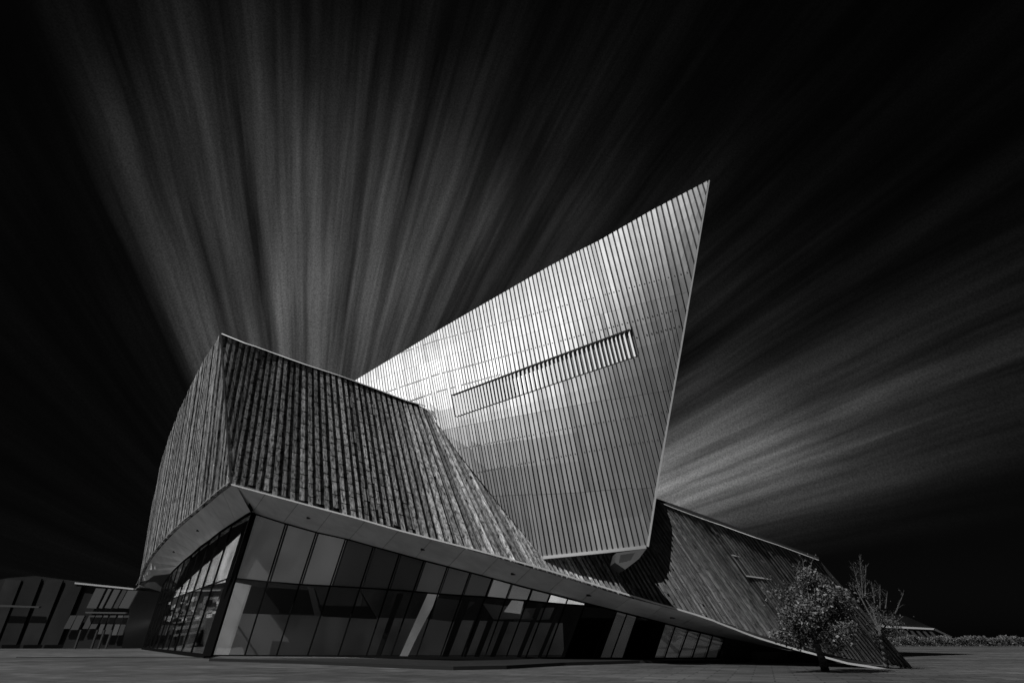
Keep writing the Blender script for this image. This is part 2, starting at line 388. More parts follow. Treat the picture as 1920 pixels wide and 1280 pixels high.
def wall_n(a, b, c): 
    n_ = (b-a).cross(c-a).normalized(); return n_ if n_.dot(a-CAM) < 0 else -n_
GLOW = {0: .07, 1: .082, 2: .095, 3: .012, 4: .007, 5: .006, 6: .045, 7: .035, 8: .03, 9: .17, 10: .14, 11: .12, 12: .95, 13: .95}  # strength of the glow added behind each pane
glowm = {}
GLOW.update({15: .034, 16: .04, 18: .03, 19: .036, 20: .03, 21: .026, 22: .02})
for i, (m0, m1) in enumerate(zip(mul3, mul3[1:])):
    A0, B0, t0 = m0; A1, B1, t1 = m1; n_ = wall_n(A0, A1, B0)
    if i in doors:
        y_ = doors[i]
        def tdoor(a, b): return (y_-a[1])/(b[1]-a[1])
        d0 = tdoor(*MUL[i]); d1 = tdoor(*MUL[i+1])
        p = MB(); p.slab([A0, A1, lerp(A1, B1, d1), lerp(A0, B0, d0)], n_, -.01, .01, back=True); p.build('pane', m_glass, glass_f)
        tr = MB(); tr.bar(lerp(A0, B0, d0), lerp(A1, B1, d1), .06); tr.build('door_head', m_frame, glass_f)
        # dark revolving entrance recess
        rc = MB(); a, b = lerp(A0, B0, d0), lerp(A1, B1, d1); dv = Vector((0, 2.2, 0))
        rc.face([a, a+dv, B0+dv, B0]); rc.face([b+dv, b, B1, B1+dv]); rc.face([a, b, b+dv, a+dv])
        rc.build('entrance_lining', m_plinth, glass_f)
        mid = lerp(a, b, .5)+dv*.9; mb_ = lerp(B0, B1, .5)+dv*.9
        dl = MB(); dl.bar(mid, mb_, .05); dl.bar(lerp(mid, mb_, .55)+Vector((.12, -.1, 0)), lerp(mid, mb_, .75)+Vector((.12, -.1, 0)), .025)
        dl.slab([lerp(a, b, .02)+dv*.9, lerp(a, b, .98)+dv*.9, lerp(B0, B1, .98)+dv*.9, lerp(B0, B1, .02)+dv*.9], n_, -.02, 0)
        dl.build('entrance_door', m_frame, glass_f)
        continue
    g_ = .035
    def pane(qa, qb, qc, qd):
        p = MB(); tl = random.uniform(-.012, .012)
        p.slab([qa+n_*tl, qb, qc-n_*tl, qd], n_, -.012, .012, back=True); p.build('pane', m_glass, glass_f)
    if t0 < .97 and t1 < .97 and t0 > .02 and t1 > .02:
        pane(A0, A1, lerp(A1, B1, t1), lerp(A0, B0, t0)); pane(lerp(A0, B0, t0), lerp(A1, B1, t1), B1, B0)
    else: pane(A0, A1, B1, B0)
    if i in GLOW:
        vv = GLOW[i]
        mm_ = glowm.get(vv) or emisn('pane_glow', vv, .45, .78, 1.15); glowm[vv] = mm_
        bl = MB(); iv = -n_*.25
        if i >= 15: t0 = t1 = 1
        q4 = [lerp(A0, A1, .03)+iv, lerp(A0, A1, .97)+iv, lerp(lerp(A0, B0, t0), lerp(A1, B1, t1), .97)+iv, lerp(lerp(A0, B0, t0), lerp(A1, B1, t1), .03)+iv]
        bl.slab(q4, n_, -.02, 0); bl.build('added_pane_glow', mm_, glass_f)  # added slab whose glow stands in for the pane's sky reflection
for i, (A, B, t_) in enumerate(mul3):
    mb = MB()
    if i == 0:
        u = Vector((.32, -.12, 0)); mb.slab([A+u*1.0, A-u*1.0, B-u*1.0, B+u*1.0], (-.05, -.28, 0), -.3, .4, back=True)
        mb.build('corner_post', m_frame, glass_f)
    else:
        mb.bar(A, B, .05 if i < 15 else .04); mb.build('mullion', m_frame, glass_f)
tr = [lerp(A, B, t_) for A, B, t_ in mul3[:15]]+[at(1127.5, 1137, gy(1127))]
for a, b in zip(tr, tr[1:]):
    mb = MB(); mb.bar(a, b, .055); mb.build('transom', m_frame, glass_f)
# left glass wall
post = mul3[0][1].copy()
GD = LD.copy(); GN = Vector((-GD.y, GD.x, 0)); GN = -GN if GN.y > 0 else GN
LM = [((470, 961), (385, 1234)), ((435.6, 983), (356, 1231.6)), ((413.8, 997), (338.8, 1227)), ((393.4, 1013), (325, 1225)), ((376, 1025), (313.8, 1222)), ((360.6, 1039), (302.8, 1220.6)),
      ((346.6, 1050), (293.4, 1219)), ((335, 1060.6), (285.6, 1217.5)), ((324.7, 1070.6), (279, 1217)), ((317, 1080), (274, 1216.5)), ((310.6, 1088), (270, 1216)), ((306, 1095.6), (267, 1215.5))]
lm3 = []
for a, b in LM:
    A = onplane(a[0], a[1], post, GN); B = onplane(b[0], b[1], post, GN); B.z = .1; lm3.append((A, B))
hd = MB()
for m0, m1 in zip(lm3, lm3[1:]): hd.bar(m0[0], m1[0], .1)
glass_l = hd.build('side_glass_wall', m_frame, bld)
ztr = mul3[0][0].lerp(mul3[0][1], mul3[0][2]).z
for i, (m0, m1) in enumerate(zip(lm3, lm3[1:])):
    A0, B0 = m0; A1, B1 = m1
    def zt(A, B): return (A.z-ztr)/(A.z-B.z)
    c0, c1 = lerp(A0, B0, zt(A0, B0)), lerp(A1, B1, zt(A1, B1))
    for q4 in ([A0, A1, c1, c0], [c0, c1, B1, B0]):
        tl = random.uniform(-.03, .03); p = MB(); p.slab([q4[0]+GN*tl, q4[1], q4[2]-GN*tl, q4[3]], GN, -.012, .012, back=True); p.build('pane', m_glass, glass_l)
    mb = MB(); mb.bar(c0, c1, .05); mb.build('transom', m_frame, glass_l)
    mb = MB(); mb.bar(A1, B1, .065); mb.build('mullion', m_frame, glass_l)
# kick rail below the side glass
mb = MB(); mb.bar(lm3[0][1]+Vector((0, 0, .0)), lm3[-1][1], .14); mb.build('sill', m_frame, glass_l)
mb = MB()
for m0, m1 in zip(mul3, mul3[1:]): mb.bar(m0[1], m1[1], .09)
mb.build('sill', m_frame, glass_f)

# ------------------------------------------------------------------ soffit panels
def path_tab(P): return [(proj(p)[0], p) for p in P]
outerF = sorted(path_tab([fB(s) for s in range(6, 126)]), key=lambda a: a[0])
innerF = sorted(path_tab([m_[0] for m_ in mul3]+[at(1403, 1203, 28.8), at(1480, 1219, 28.2), at(1560, 1231, 27.6), at(1712, 1252, 22.7)]), key=lambda a: a[0])
def pt(tab, x):
    return interp(tab, x)[0]
sof = MB()
sof.face([pt(outerF, 440), pt(outerF, 500), pt(innerF, 473)])
xs = [500+62*k for k in range(0, 20)]
soffit_root = MB()
def qn(q4):
    n_ = (q4[2]-q4[0]).cross(q4[3]-q4[1]).normalized(); return n_ if n_.dot(q4[0]-CAM) > 0 else -n_
def sback(q4):
    n_ = qn(q4); soffit_root.face([p+n_*.22 for p in q4])
for x0, x1 in zip([440]+xs[:-1], xs): 
    sback([pt(outerF, x0), pt(outerF, x1), pt(innerF, max(473, x1-31)), pt(innerF, max(473, x0-31))])
outerL = [lB(s) for s in range(0, 51, 5)]+[onplane(243, 1117, corner_bot, LN)]
innerL = [CAM+(m_[0]-CAM)*(1+.10*k/(len(lm3)-1)) for k, m_ in enumerate(lm3)]
def pl(P, t_):
    k = t_*(len(P)-1); i = min(int(k), len(P)-2); return lerp(P[i], P[i+1], k-i)
nL = 14
for k in range(nL):
    a, b = k/nL, (k+1)/nL
    sback([pl(outerL, a), pl(innerL, a), pl(innerL, b), pl(outerL, b)])
soffit = soffit_root.build('soffit', m_membrane, bld)
def spanel(q4, tone):
    # shrink a little so that a dark joint stays open between panels
    c = sum(q4, Vector())/len(q4); q5 = []
    for i, p in enumerate(q4):
        d = (c-p); q5.append(p+d.normalized()*min(.03, d.length*.2))
    mb = MB(); mb.slab(q5, qn(q5) if len(q5) == 4 else (0, 0, 1), 0, .03, tone, back=True); mb.build('soffit_panel', m_soffit, soffit)
spanel([pt(outerF, 440), pt(outerF, 500), pt(innerF, 473)], .5)
for x0, x1 in zip(xs, xs[1:]):
    spanel([pt(outerF, x0), pt(outerF, x1), pt(innerF, max(473, x1-31)), pt(innerF, max(473, x0-31))], random.random())
for k in range(nL):
    a, b = k/nL, (k+1)/nL
    spanel([pl(outerL, a), pl(outerL, b), pl(innerL, b), pl(innerL, a)], random.random())
def soff_pt(px, inner_dx=-16):
    return lerp(pt(outerF, px+15), pt(innerF, px-15), .5)
for px in (580, 794, 963, 1105, 1262):
    c = soff_pt(px); mb = MB(); mb.bar(c+Vector((0, 0, -.05)), c+Vector((0, 0, .06)), .13, sides=12); mb.build('downlight', m_plinth, soffit)
for t_ in (.28, .5, .68):
    c = lerp(pl(outerL, t_), pl(innerL, t_), .5); mb = MB(); mb.bar(c+Vector((0, 0, -.05)), c+Vector((0, 0, .06)), .15, sides=12); mb.build('downlight', m_plinth, soffit)

# ------------------------------------------------------------------ inside the glass
mb = MB()
inner_b = [Vector((m_[1].x, m_[1].y, .05)) for m_ in mul3]
lbk = [Vector((m_[1].x, m_[1].y, .05)) for m_ in lm3[::-1]]
poly = lbk+inner_b+[Vector((18, 40, .05)), Vector((-14, 52, .05)), Vector((-50, 86, .05))]
mb.face(poly[::-1]); mb.build('interior_floor', m_floor, bld)
mb = MB(); mb.slab([(-14, 52, 0), (16, 38, 0), (16, 38, 8), (-14, 52, 9)], (-.3, -.95, 0), 0, .3, .2); 
mb.slab([(-52, 88, 0), (-14, 52, 0), (-14, 52, 9), (-52, 88, 9)], (-.5, -.86, 0), 0, .3, .6); mb.build('interior_wall', m_intwall, bld)
# mezzanine band, slanted piers and inclined fins seen through the lower panes
def iquad(name, P, Yd, m_, th=.25, tone=.5):
    q4 = [at(x, y, Yd) for x, y in P]
    for p in q4: p.z = max(p.z, .06)
    mb = MB(); mb.slab(q4, (0, 1, 0), 0, th, tone, back=True); return mb.build(name, m_, bld)
m_pier = mat('white_interior_pier', .85, .7); m_pierglow = emisn('interior_pier_glow', .20, .5, .6, 1.2)  # pier glow is put in by emission, in place of sunlight through glass
iquad('interior_pier', [(436, 1090), (468, 1096), (424, 1231), (397, 1231)], 35.2, m_pierglow)
iquad('interior_pier', [(802, 1112), (822, 1114), (782, 1190), (762, 1232), (748, 1232)], 32.4, m_pierglow)
iquad('mezzanine_front', [(455, 1098), (590, 1106), (605, 1152), (440, 1148)], 36.5, m_intdark)
iquad('interior_brace', [(577, 1100), (588, 1101), (602, 1154), (590, 1154)], 35.8, m_int)
iquad('mezzanine_front', [(596, 1134), (690, 1136), (674, 1106), (706, 1160), (605, 1155)], 35.2, m_intdark)
iquad('interior_pier', [(960, 1124), (982, 1127), (976, 1150), (945, 1146)], 30.5, m_pierglow)
for k, (x, wd) in enumerate(((745, 10), (870, 14), (905, 12), (930, 12), (960, 12), (1010, 10), (1050, 8))):
    iquad('interior_fin', [(x, 1112+k*3), (x+wd, 1112+k*3), (x-42+wd*.8, 1232), (x-42, 1232)], 32.0, m_intdark)
iquad('interior_screen', [(905, 1130), (985, 1140), (1000, 1160), (925, 1160)], 31.8, m_int, tone=.3)
iquad('interior_screen', [(985, 1140), (1040, 1138), (1030, 1160), (960, 1165)], 32.4, m_int, tone=.9)
iquad('interior_screen', [(820, 1120), (890, 1128), (850, 1165), (810, 1160)], 32.4, m_int, tone=.2)

pp = MB()
for xa, xb in ((440, 590), (590, 740), (740, 900), (900, 1055)):
    q4 = [at(xa, 1149+(xa-440)*.03, 38.5), at(xb, 1149+(xb-440)*.03, 38.5)]; q4 += [Vector((q4[1].x, 38.5, .06)), Vector((q4[0].x, 38.5, .06))]
    pp.slab(q4, (0, 1, 0), .02, .2, .5, back=True)
pp.build('added_glow_band', emisn('dim_glow_band', .02, .3, .35, 1.5), bld)  # added band, glowing faintly to lift the dark lower panes
# plinth with its bulging front edge, and the dark wall below the wing
mb = MB()
fr = [gnd(x, y, .07) for x, y in ((392, 1235.5), (560, 1240), (680, 1245), (760, 1248.5), (850, 1251.5), (950, 1249.5), (1060, 1243.5), (1200, 1239.5), (1400, 1238.5))]
bk = [Vector((p.x*1.18, p.y*1.25, .07)) for p in fr]
for a, b, c, d in zip(fr, fr[1:], bk[1:], bk): mb.slab([a, b, c, d], (0, 0, 1), -.07, .05)
mb.build('plinth', m_plinth, bld)
mb = MB()
wl = [at(1350, 1194, 29.2), at(1403, 1203, 29), at(1480, 1219, 28.6), at(1560, 1231, 27.9), at(1660, 1244, 25.5)]
for a, b in zip(wl, wl[1:]): mb.face([a, b, (b.x, b.y, 0), (a.x, a.y, 0)])
mb.build('recessed_wall', m_plinth, bld)
bx = MB(); a = at(1418, 1222, 27.5); b = at(1475, 1222, 27.5)
bx.slab([a, b, (b.x, b.y, 0), (a.x, a.y, 0)], (0, -1, 0), -.6, 0, back=True); bx.build('service_hatch', m_dark, bld)
# dark end wall at the far left
ew = MB(); P = [at(248, 1117, 74), at(325, 1119, 74), at(300, 1214, 74), at(216, 1207, 74)]
for p in P[2:]: p.z = 0
ew.slab(P, (0, 1, 0), 0, 3, .3, back=True); ew.build('end_wall', m_dark, bld)

# ------------------------------------------------------------------ metal prow
def timber_at(px, py):                # distance of the timber face at a pixel (nearest ruling)
    best = None
    for k in range(250, 1100):
        s = k/10.
        a, b = proj(fT(s)), proj(fB(s))
        if abs(b[1]-a[1]) < 1: continue
        t_ = (py-a[1])/(b[1]-a[1])
        x = lerp(a[0], b[0], t_)
        if best is None or abs(x-px) < best[0]:
            P = lerp(fT(s), fB(s), min(1, max(0, t_))); best = (abs(x-px), P.y)
    return best[1]
TE = [(0, 662, 717, 30.2), (20, 754, 662, 30.9), (30, 797, 636, 31.0), (36, 820, 622, 31.0), (47, 875, 590, 30.8), (57, 936, 555, 30.2), (70, 1028, 502, 29.0), (77, 1081, 474, 28.2),
      (83, 1123, 453, 27.6), (94, 1222, 396, 26.6), (105, 1328, 340, 25.6)]
BE = [(0, 662, 717, 30.2), (20, 772, 758, 28.9), (26, 798, 768, 0), (30, 829, 806, 0), (36, 862, 852, 0), (47, 943, 952, 0), (57, 1020, 1045, 0), (70, 1141, 1033, 25.6), (77, 1212, 1025, 25.1),
      (83, 1233, 890, 25.4), (94, 1275, 652, 25.6), (105, 1328, 340, 25.6)]
TE3 = [(s, at(x, y, d)) for s, x, y, d in TE]
BE3 = [(s, at(x, y, d if d else timber_at(x, y)-.3)) for s, x, y, d in BE]
def smoothed(T):
    out = []
    for k in range(0, 211):
        s_ = k/2.; P = interp(T, s_)[0]; d = P-CAM
        acc = 0; wt = 0
        for j in range(-18, 19):
            s2 = s_+j
            if s2 < 0 or s2 > 105:                  # mirror about the ends so the end depths stay put
                e = 0 if s2 < 0 else 105; m_ = 2*e-s2; y2 = 2*interp(T, e)[0].y-interp(T, m_)[0].y
            else: y2 = interp(T, s2)[0].y
            g_ = math.exp(-(j/9.)**2); acc += y2*g_; wt += g_
        out.append((s_, CAM+d*(acc/wt/P.y)))
    return out
TE3, BE3 = smoothed(TE3), smoothed(BE3)
BLEN = [(interp(TE3, k)[0]-interp(BE3, k)[0]).length for k in range(106)]
BLEN = [sum(BLEN[max(0, min(105, k+j))] for j in range(-9, 10))/19 for k in range(106)]
BLEN = [b*min(1, k/14)*min(1, (105-k)/14) for k, b in enumerate(BLEN)]
def bulge(s, v_):
    return .0033*lerp(BLEN[int(min(104, max(0, s)))], BLEN[int(min(104, max(0, s)))+1], min(105, max(0, s))-int(min(104, max(0, s))))*math.sin(math.pi*min(1, max(0, v_))**1.25)
import numpy as np
def basis(px, py):
    x = (px-1000)/330.; y = (py-700)/350.
    return [1, x, y, x*x, x*y, y*y, x*x*x, x*x*y, x*y*y, y*y*y]
_A = []; _b = []; _w = []
for k in range(0, 106, 3):
    for j in range(0, 13):
        v_ = j/12.; P = lerp(interp(TE3, k)[0], interp(BE3, k)[0], v_); px, py = proj(P); yy = P.y*(1-bulge(k, v_))
        wt = 8. if (v_ == 1 and 20 <= k <= 60) else 1.
        _A.append([c*wt for c in basis(px, py)]); _b.append(wt/yy)
COEF = np.linalg.lstsq(np.array(_A), np.array(_b), rcond=None)[0]
def mS(s, v_, extra=0):
    P = lerp(interp(TE3, s)[0], interp(BE3, s)[0], v_); px, py = proj(P)
    yy = 1/float(np.dot(COEF, basis(px, py)))
    return CAM+(P-CAM)*(yy/P.y)
def mS_old(s, v_, extra=0):
    P = lerp(interp(TE3, s)[0], interp(BE3, s)[0], v_)
    return CAM+(P-CAM)*(1-bulge(s, v_)+extra)
SEAMS = [[(680, 722), (820, 674), (1285, 547)], [(829, 808), (1040, 768), (1250, 731)], [(940, 930), (1080, 924), (1222, 912)]]
WTOP = [(848, 742), (1190, 615)]; WBOT = [(853, 784), (1198, 668)]
def yline(L_, x):
    if x <= L_[0][0]: a, b = L_[0], L_[1]
    elif x >= L_[-1][0]: a, b = L_[-2], L_[-1]
    else:
        for a, b in zip(L_, L_[1:]):
            if x <= b[0]: break
    return a[1]+(x-a[0])*(b[1]-a[1])/(b[0]-a[0])
def cross(s, L_):
    lo, hi = 0., 1.
    def g_(v_): x, y = proj(mS(s, v_)); return y-yline(L_, x)
    if g_(0) > 0 or g_(1) < 0: return None
    for _ in range(24):
        m_ = (lo+hi)/2
        if g_(m_) < 0: lo = m_
        else: hi = m_
    return lo
core = MB()
NS = 105
def mN(s, v_):
    a = mS(min(NS, s+.5), v_)-mS(max(0, s-.5), v_); b = mS(s, min(1, v_+.05))-mS(s, max(0, v_-.05))
    if a.length < 1e-4: a = mS(min(NS, s+.5), .0)-mS(max(0, s-.5), .0)
    if b.length < 1e-4: b = Vector((0, 0, -1))
    n_ = a.cross(b).normalized(); return n_ if n_.dot(mS(s, v_)-CAM) < 0 else -n_
strips = []; fins = []; winrange = []
def inwin(s):
    a, b = cross(s, WTOP), cross(s, WBOT)
    if a is None or b is None: return None
    x0 = proj(mS(s, a))[0]
    return (a, b) if 847 < x0 < 1188 else None
VSEG = 16
for i in range(NS):
    wr = inwin(i+.5)
    for k in range(VSEG):
        v0, v1 = k/VSEG, (k+1)/VSEG
        segs = [(v0, v1)]
        if wr:
            segs = []
            if v0 < wr[0]: segs.append((v0, min(v1, wr[0])))
            if v1 > wr[1]: segs.append((max(v0, wr[1]), v1))
        for a, b in segs:
            core.face([mS(i, a), mS(i+1, a), mS(i+1, b), mS(i, b)])
    cuts = [0., 1.]; slope = {}
    for L_ in SEAMS:
        c = cross(i+.5, L_)
        if c:
            cuts.append(c); cl, cr = cross(i+.1, L_), cross(i+.7, L_); slope[c] = (cr-cl)/.6 if cl and cr else 0
    if wr:
        for w_, L_ in ((wr[0], WTOP), (wr[1], WBOT)):
            cl, cr = cross(i+.1, L_), cross(i+.7, L_); slope[w_] = (cr-cl)/.6 if cl and cr else 0
    cuts.sort(); ranges = list(zip(cuts, cuts[1:]))
    if wr:
        nr = []
        for a, b in ranges:
            if b <= wr[0] or a >= wr[1]: nr.append((a, b)); continue
            if a < wr[0]: nr.append((a, wr[0]))
            if b > wr[1]: nr.append((wr[1], b))
        ranges = nr; fins.append((i, wr))
    tilt = random.gauss(0, .002); 
    for a, b in ranges:
        ln = (mS(i+.5, a)-mS(i+.5, b)).length
        if ln < .1: continue
        gp = .009/ln*(b-a); a2, b2 = a+gp, b-gp; sa, sb_ = slope.get(a, 0), slope.get(b, 0)
        n = max(2, int(ln/1.6)+1); mb = MB(); tone = min(1, max(0, random.gauss(.5, .25)))
        fr_ = .68 if i > 40 else .74
        tl = tilt+random.gauss(0, .0015)
        k0 = len(mb.v)
        for k in range(n+1):
            v_ = lerp(a2, b2, k/n); nn = mN(i+.5, v_)
            dv = lerp(sa, sb_, k/n)*fr_/2
            p0, p1 = mS(i+.04, v_-dv), mS(i+.04+fr_, v_+dv)
            mb.v += [p0, p0+nn*(.09-tl), p1+nn*(.09+tl), p1]
        for k in range(n):
            o = k0+4*k
            for j in range(3): mb.f.append((o+j, o+4+j, o+5+j, o+1+j)); mb.t.append(tone)
        mb.f.append((k0, k0+1, k0+2, k0+3)); o = k0+4*n; mb.f.append((o+3, o+2, o+1, o)); mb.t += [tone, tone]
        strips.append((ln*(.2+.01*i), mb))
prow = core.build('metal_prow', m_gap, bld)
strips.sort(key=lambda a: -a[0])
for sz, mb in strips[:300]: mb.build('metal_strip', m_metal, prow)
if len(strips) > 300:
    rs = MB()
    for sz, mb in strips[300:]:
        k = len(rs.v); rs.v += mb.v; rs.f += [tuple(j+k for j in f) for f in mb.f]; rs.t += mb.t
    rs.build('metal_strip_cladding', m_metal, prow, stuff=True)
# window band with louvre blades set in the opening
wb = MB()
for i, (a, b) in fins:
    n_ = mN(i+.5, (a+b)/2)
    P = [mS(i, a), mS(i+1, a), mS(i+1, b), mS(i, b)]; I = [p-n_*.16 for p in P]
    wb.face(I); wb.face([P[0], P[1], I[1], I[0]]); wb.face([P[3], I[3], I[2], P[2]])
    if i == fins[0][0]: wb.face([P[0], I[0], I[3], P[3]])
    if i == fins[-1][0]: wb.face([P[1], P[2], I[2], I[1]])
m_winback = mat('window_band_glass', .13, .3, spec=.6)
wbo = wb.build('window_band', m_winback, prow)
for i, (a, b) in fins:
    n_ = mN(i+.5, (a+b)/2); mb = MB(); e = (mS(i+1, a)-mS(i, a)).normalized()
    A, B = mS(i+.12, a+.004)+n_*.06, mS(i+.12, b-.004)+n_*.06; wd_ = (mS(i+1, a)-mS(i, a)).length
    lf = (i-fins[0][0])/(fins[-1][0]-fins[0][0]); bwid = lerp(.80, .26, lf**.7)
    dp = lerp(.02, .10, lf); A2, B2 = A+e*wd_*bwid, B+e*wd_*bwid; A, B = A-n_*dp, B-n_*dp
    mb.slab([A, B, B2, A2], n_, -.02, 0, .5, back=True); mb.build('louvre_blade', m_louvre, wbo)
sf = MB(); f0, f1 = fins[0], fins[-1]
for k in (0, 1):
    for (ia, ra), (ib, rb_) in zip(fins, fins[1:]): sf.bar(mS(ia+.5, ra[k])+mN(ia+.5, ra[k])*.08, mS(ib+.5, rb_[k])+mN(ib+.5, rb_[k])*.08, .034)
for i_, r_ in ((f0[0], f0[1]), (f1[0]+1, f1[1])): sf.bar(mS(i_, r_[0])+mN(i_, r_[0])*.08, mS(i_, r_[1])+mN(i_, r_[1])*.08, .034)
sf.build('window_frame', m_gap, wbo)
# screws in rows
sw = MB()
for base, off in ((0, -34), (0, 30), (0, 62), (1, 40), (1, 90)):
    for i in range(3, 103):
        L_ = [(x, y+off) for x, y in SEAMS[base]]; c = cross(i+.4, L_)
        if c is None: continue
        if i+.5 and inwin(i+.5) and inwin(i+.5)[0]-.01 < c < inwin(i+.5)[1]+.01: continue
        if random.random() < .12: continue
        p = mS(i+.38, c); nn = mN(i+.4, c); sw.bar(p+nn*.05, p+nn*.115, .045 if base == 0 else .025, sides=6)
sw.build('screw_heads', m_screw, prow, stuff=True)
# prow edges, underside and hidden sides
edgeR = [mS(s, 1) for s in range(77, 106)]
strip('prow_edge_trim', [p+Vector((.05, -.06, 0)) for p in edgeR], .06, m_trim, prow)
bot = [mS(s, 1) for s in range(57, 78)]
mb = MB()
for a, b in zip(bot, bot[1:]): mb.slab([a+Vector((0, 0, .06)), b+Vector((0, 0, .06)), b+Vector((0, 0, -.08)), a+Vector((0, 0, -.08))], (-.3, -.95, 0), -.02, .14, back=True)
mb.build('prow_bottom_trim', m_trim, prow)
bkv = Vector((-3.0, 13, 0)); side = MB()
for a, b in zip(edgeR, edgeR[1:]): side.face([a, b, b+bkv*.9, a+bkv*.9])
tops = [mS(s, 0) for s in range(0, 106, 5)]
for k, (a, b) in enumerate(zip(tops, tops[1:])): side.face([a, a+bkv*.9, b+bkv*.9, b])
for a, b in zip(bot, bot[1:]): side.face([a, b, b+bkv*.25, a+bkv*.25])
side.build('prow_side', m_dark, prow)
# dark bracket box under the prow tip
P = [(1156, 1036), (1212, 1028), (1198, 1047), (1172, 1067), (1153, 1054)]
br = MB(); q5 = [at(x, y, 23.4+(1212-x)*.012) for x, y in P]; br.slab(q5, (0, 1, 0), 0, 1.6, .7, back=True); br.build('prow_bracket', m_dark, prow)
br = MB(); q5 = [at(x, y, 23.3) for x, y in ((1163, 1040), (1190, 1036), (1182, 1050), (1160, 1055))]; br.slab(q5, (0, -1, 0), 0, .06, 1, back=True); br.build('bracket_cover', m_dark, prow)
# shallow recessed frame in the wing cladding
ws = MB()
for a, b in (((1372, 1040), (1505, 1068)), ((1372, 1040), (1399, 1079)), ((1399, 1079), (1495, 1092))):
    ws.bar(at(a[0], a[1], timber_at(*a)-.13), at(b[0], b[1], timber_at(*b)-.13), .035)
ws.build('wing_hatch_frame', m_timber, wall_f)

# ------------------------------------------------------------------ low kerb line on the plaza, left
kb = MB(); a, b = gnd(30, 1232), gnd(384, 1233)
kb.slab([a, b, b+Vector((0, .5, 0)), a+Vector((0, .5, 0))], (0, 0, 1), 0, .03); ko = kb.build('kerb', m_plinth); ko['kind'] = 'structure'

# ------------------------------------------------------------------ neighbouring building at the left
nb = thing('neighbour_building', 'low dark metal-clad building with rounded roof shoulder at the far left edge', 'building', gnd(120, 1213)+Vector((0, 3, 0)))
def nq(name, P, Yd, m_, th=.5, tone=.5, par=None, ground=False):
    q4 = [at(x, y, Yd) for x, y in P]
    if ground:
        for k, (x, y) in enumerate(P):
            if y > 1203: q4[k].z = 0
    mb = MB(); mb.slab(q4, (0, 1, 0), 0, th, tone, back=True); return mb.build(name, m_, par or nb)
NY = 66
nq('wall', [(-60, 1100), (0, 1086), (14, 1083), (52, 1080), (66, 1079), (110, 1085), (158, 1094), (250, 1104), (228, 1215), (-60, 1215)], NY, m_farmetal, 12, .25, ground=True)
edges = [(-10, 1096), (14, 1084), (52, 1083), (96, 1088), (160, 1097)]
for k, (x, y) in enumerate([(10, 1085), (48, 1082), (88, 1085), (126, 1090)]):
    nq('cladding_panel', [(x, y), (x+30, y+2), (x-18, 1208), (x-50, 1208)], NY-.25-.04*k, m_farmetal, .2, [.9, .3, .6, .35][k])
rw = nq('roof_edge', [(140, 1091), (250, 1102), (250, 1105), (140, 1094)], NY-.5, m_trim, .4)
nq('balcony_rail', [(0, 1133), (74, 1136), (72, 1139), (0, 1137)], NY-1.2, m_farlight, .3, .2)
x0 = 176
for k, (x, wd, tn) in enumerate(((170, 20, .5), (193, 8, .7), (204, 14, .55), (220, 10, .1), (230, 20, .6))):
    nq('window_panel', [(x+10, 1102+k), (x+10+wd-2, 1103+k), (x+wd-10, 1140), (x-8, 1139)], NY-.6, m_farlight, .2, tn)
nq('balcony_rail', [(160, 1146), (236, 1147), (235, 1150), (160, 1149)], NY-1.2, m_farlight, .3, .5)
for k, (x, wd, tn, yb) in enumerate(((123, 12, .25, 1178), (136, 14, .3, 1180), (158, 11, .3, 1178), (171, 12, .35, 1178), (186, 8, .7, 1188), (198, 11, .4, 1188), (213, 9, .95, 1190), (224, 9, .2, 1190))):
    nq('window_panel', [(x+9, 1153), (x+9+wd, 1153), (x+wd-4, yb), (x-4, yb)], NY-.6, m_farlight, .2, tn)
for x in (150, 181, 194, 208):
    nq('canopy_post', [(x, 1180), (x+2.4, 1180), (x-8, 1211), (x-11, 1211)], NY-2, m_farlight, .2, .1, ground=True)
mb = MB(); a = gnd(0, 1214.5); b = gnd(225, 1212.5); mb.slab([a, b, b+Vector((0, .4, 0)), a+Vector((0, .4, 0))], (0, 0, 1), 0, .18); o = mb.build('kerb', m_dark); o['kind'] = 'structure'

# ------------------------------------------------------------------ far building and hedge at the right
fb = thing('distant_building', 'low distant building with a sloping dark roof and a bright eaves line behind the hedge', 'building', gnd(1730, 1206))
FYD = 110
def fq(name, P, m_, Yd=FYD, th=8, tone=.5):
    q4 = [at(x, y, Yd) for x, y in P]
    for p in q4: p.z = max(p.z, 0)
    mb = MB(); mb.slab(q4, (0, 1, 0), 0, th, tone, back=True); return mb.build(name, m_, fb)
fq('roof', [(1640, 1146), (1698, 1154), (1752, 1178), (1640, 1172)], m_farmetal, tone=.0)
fq('eaves', [(1640, 1171), (1752, 1177), (1753, 1180), (1640, 1175)], m_int, FYD-.5, 8)
fq('wall', [(1640, 1176), (1752, 1180), (1782, 1193), (1782, 1200), (1640, 1200)], m_farmetal, FYD, 8, .3)
for k in range(5): fq('wall_panel', [(1692+k*12, 1179+k*.6), (1697+k*12, 1179+k*.6), (1711+k*12, 1194), (1704+k*12, 1194)], m_farlight, FYD-.3, .2, .3)
fq('roof_edge', [(1752, 1177), (1786, 1193), (1782, 1194), (1750, 1180)], m_farlight, FYD-.5, .4)
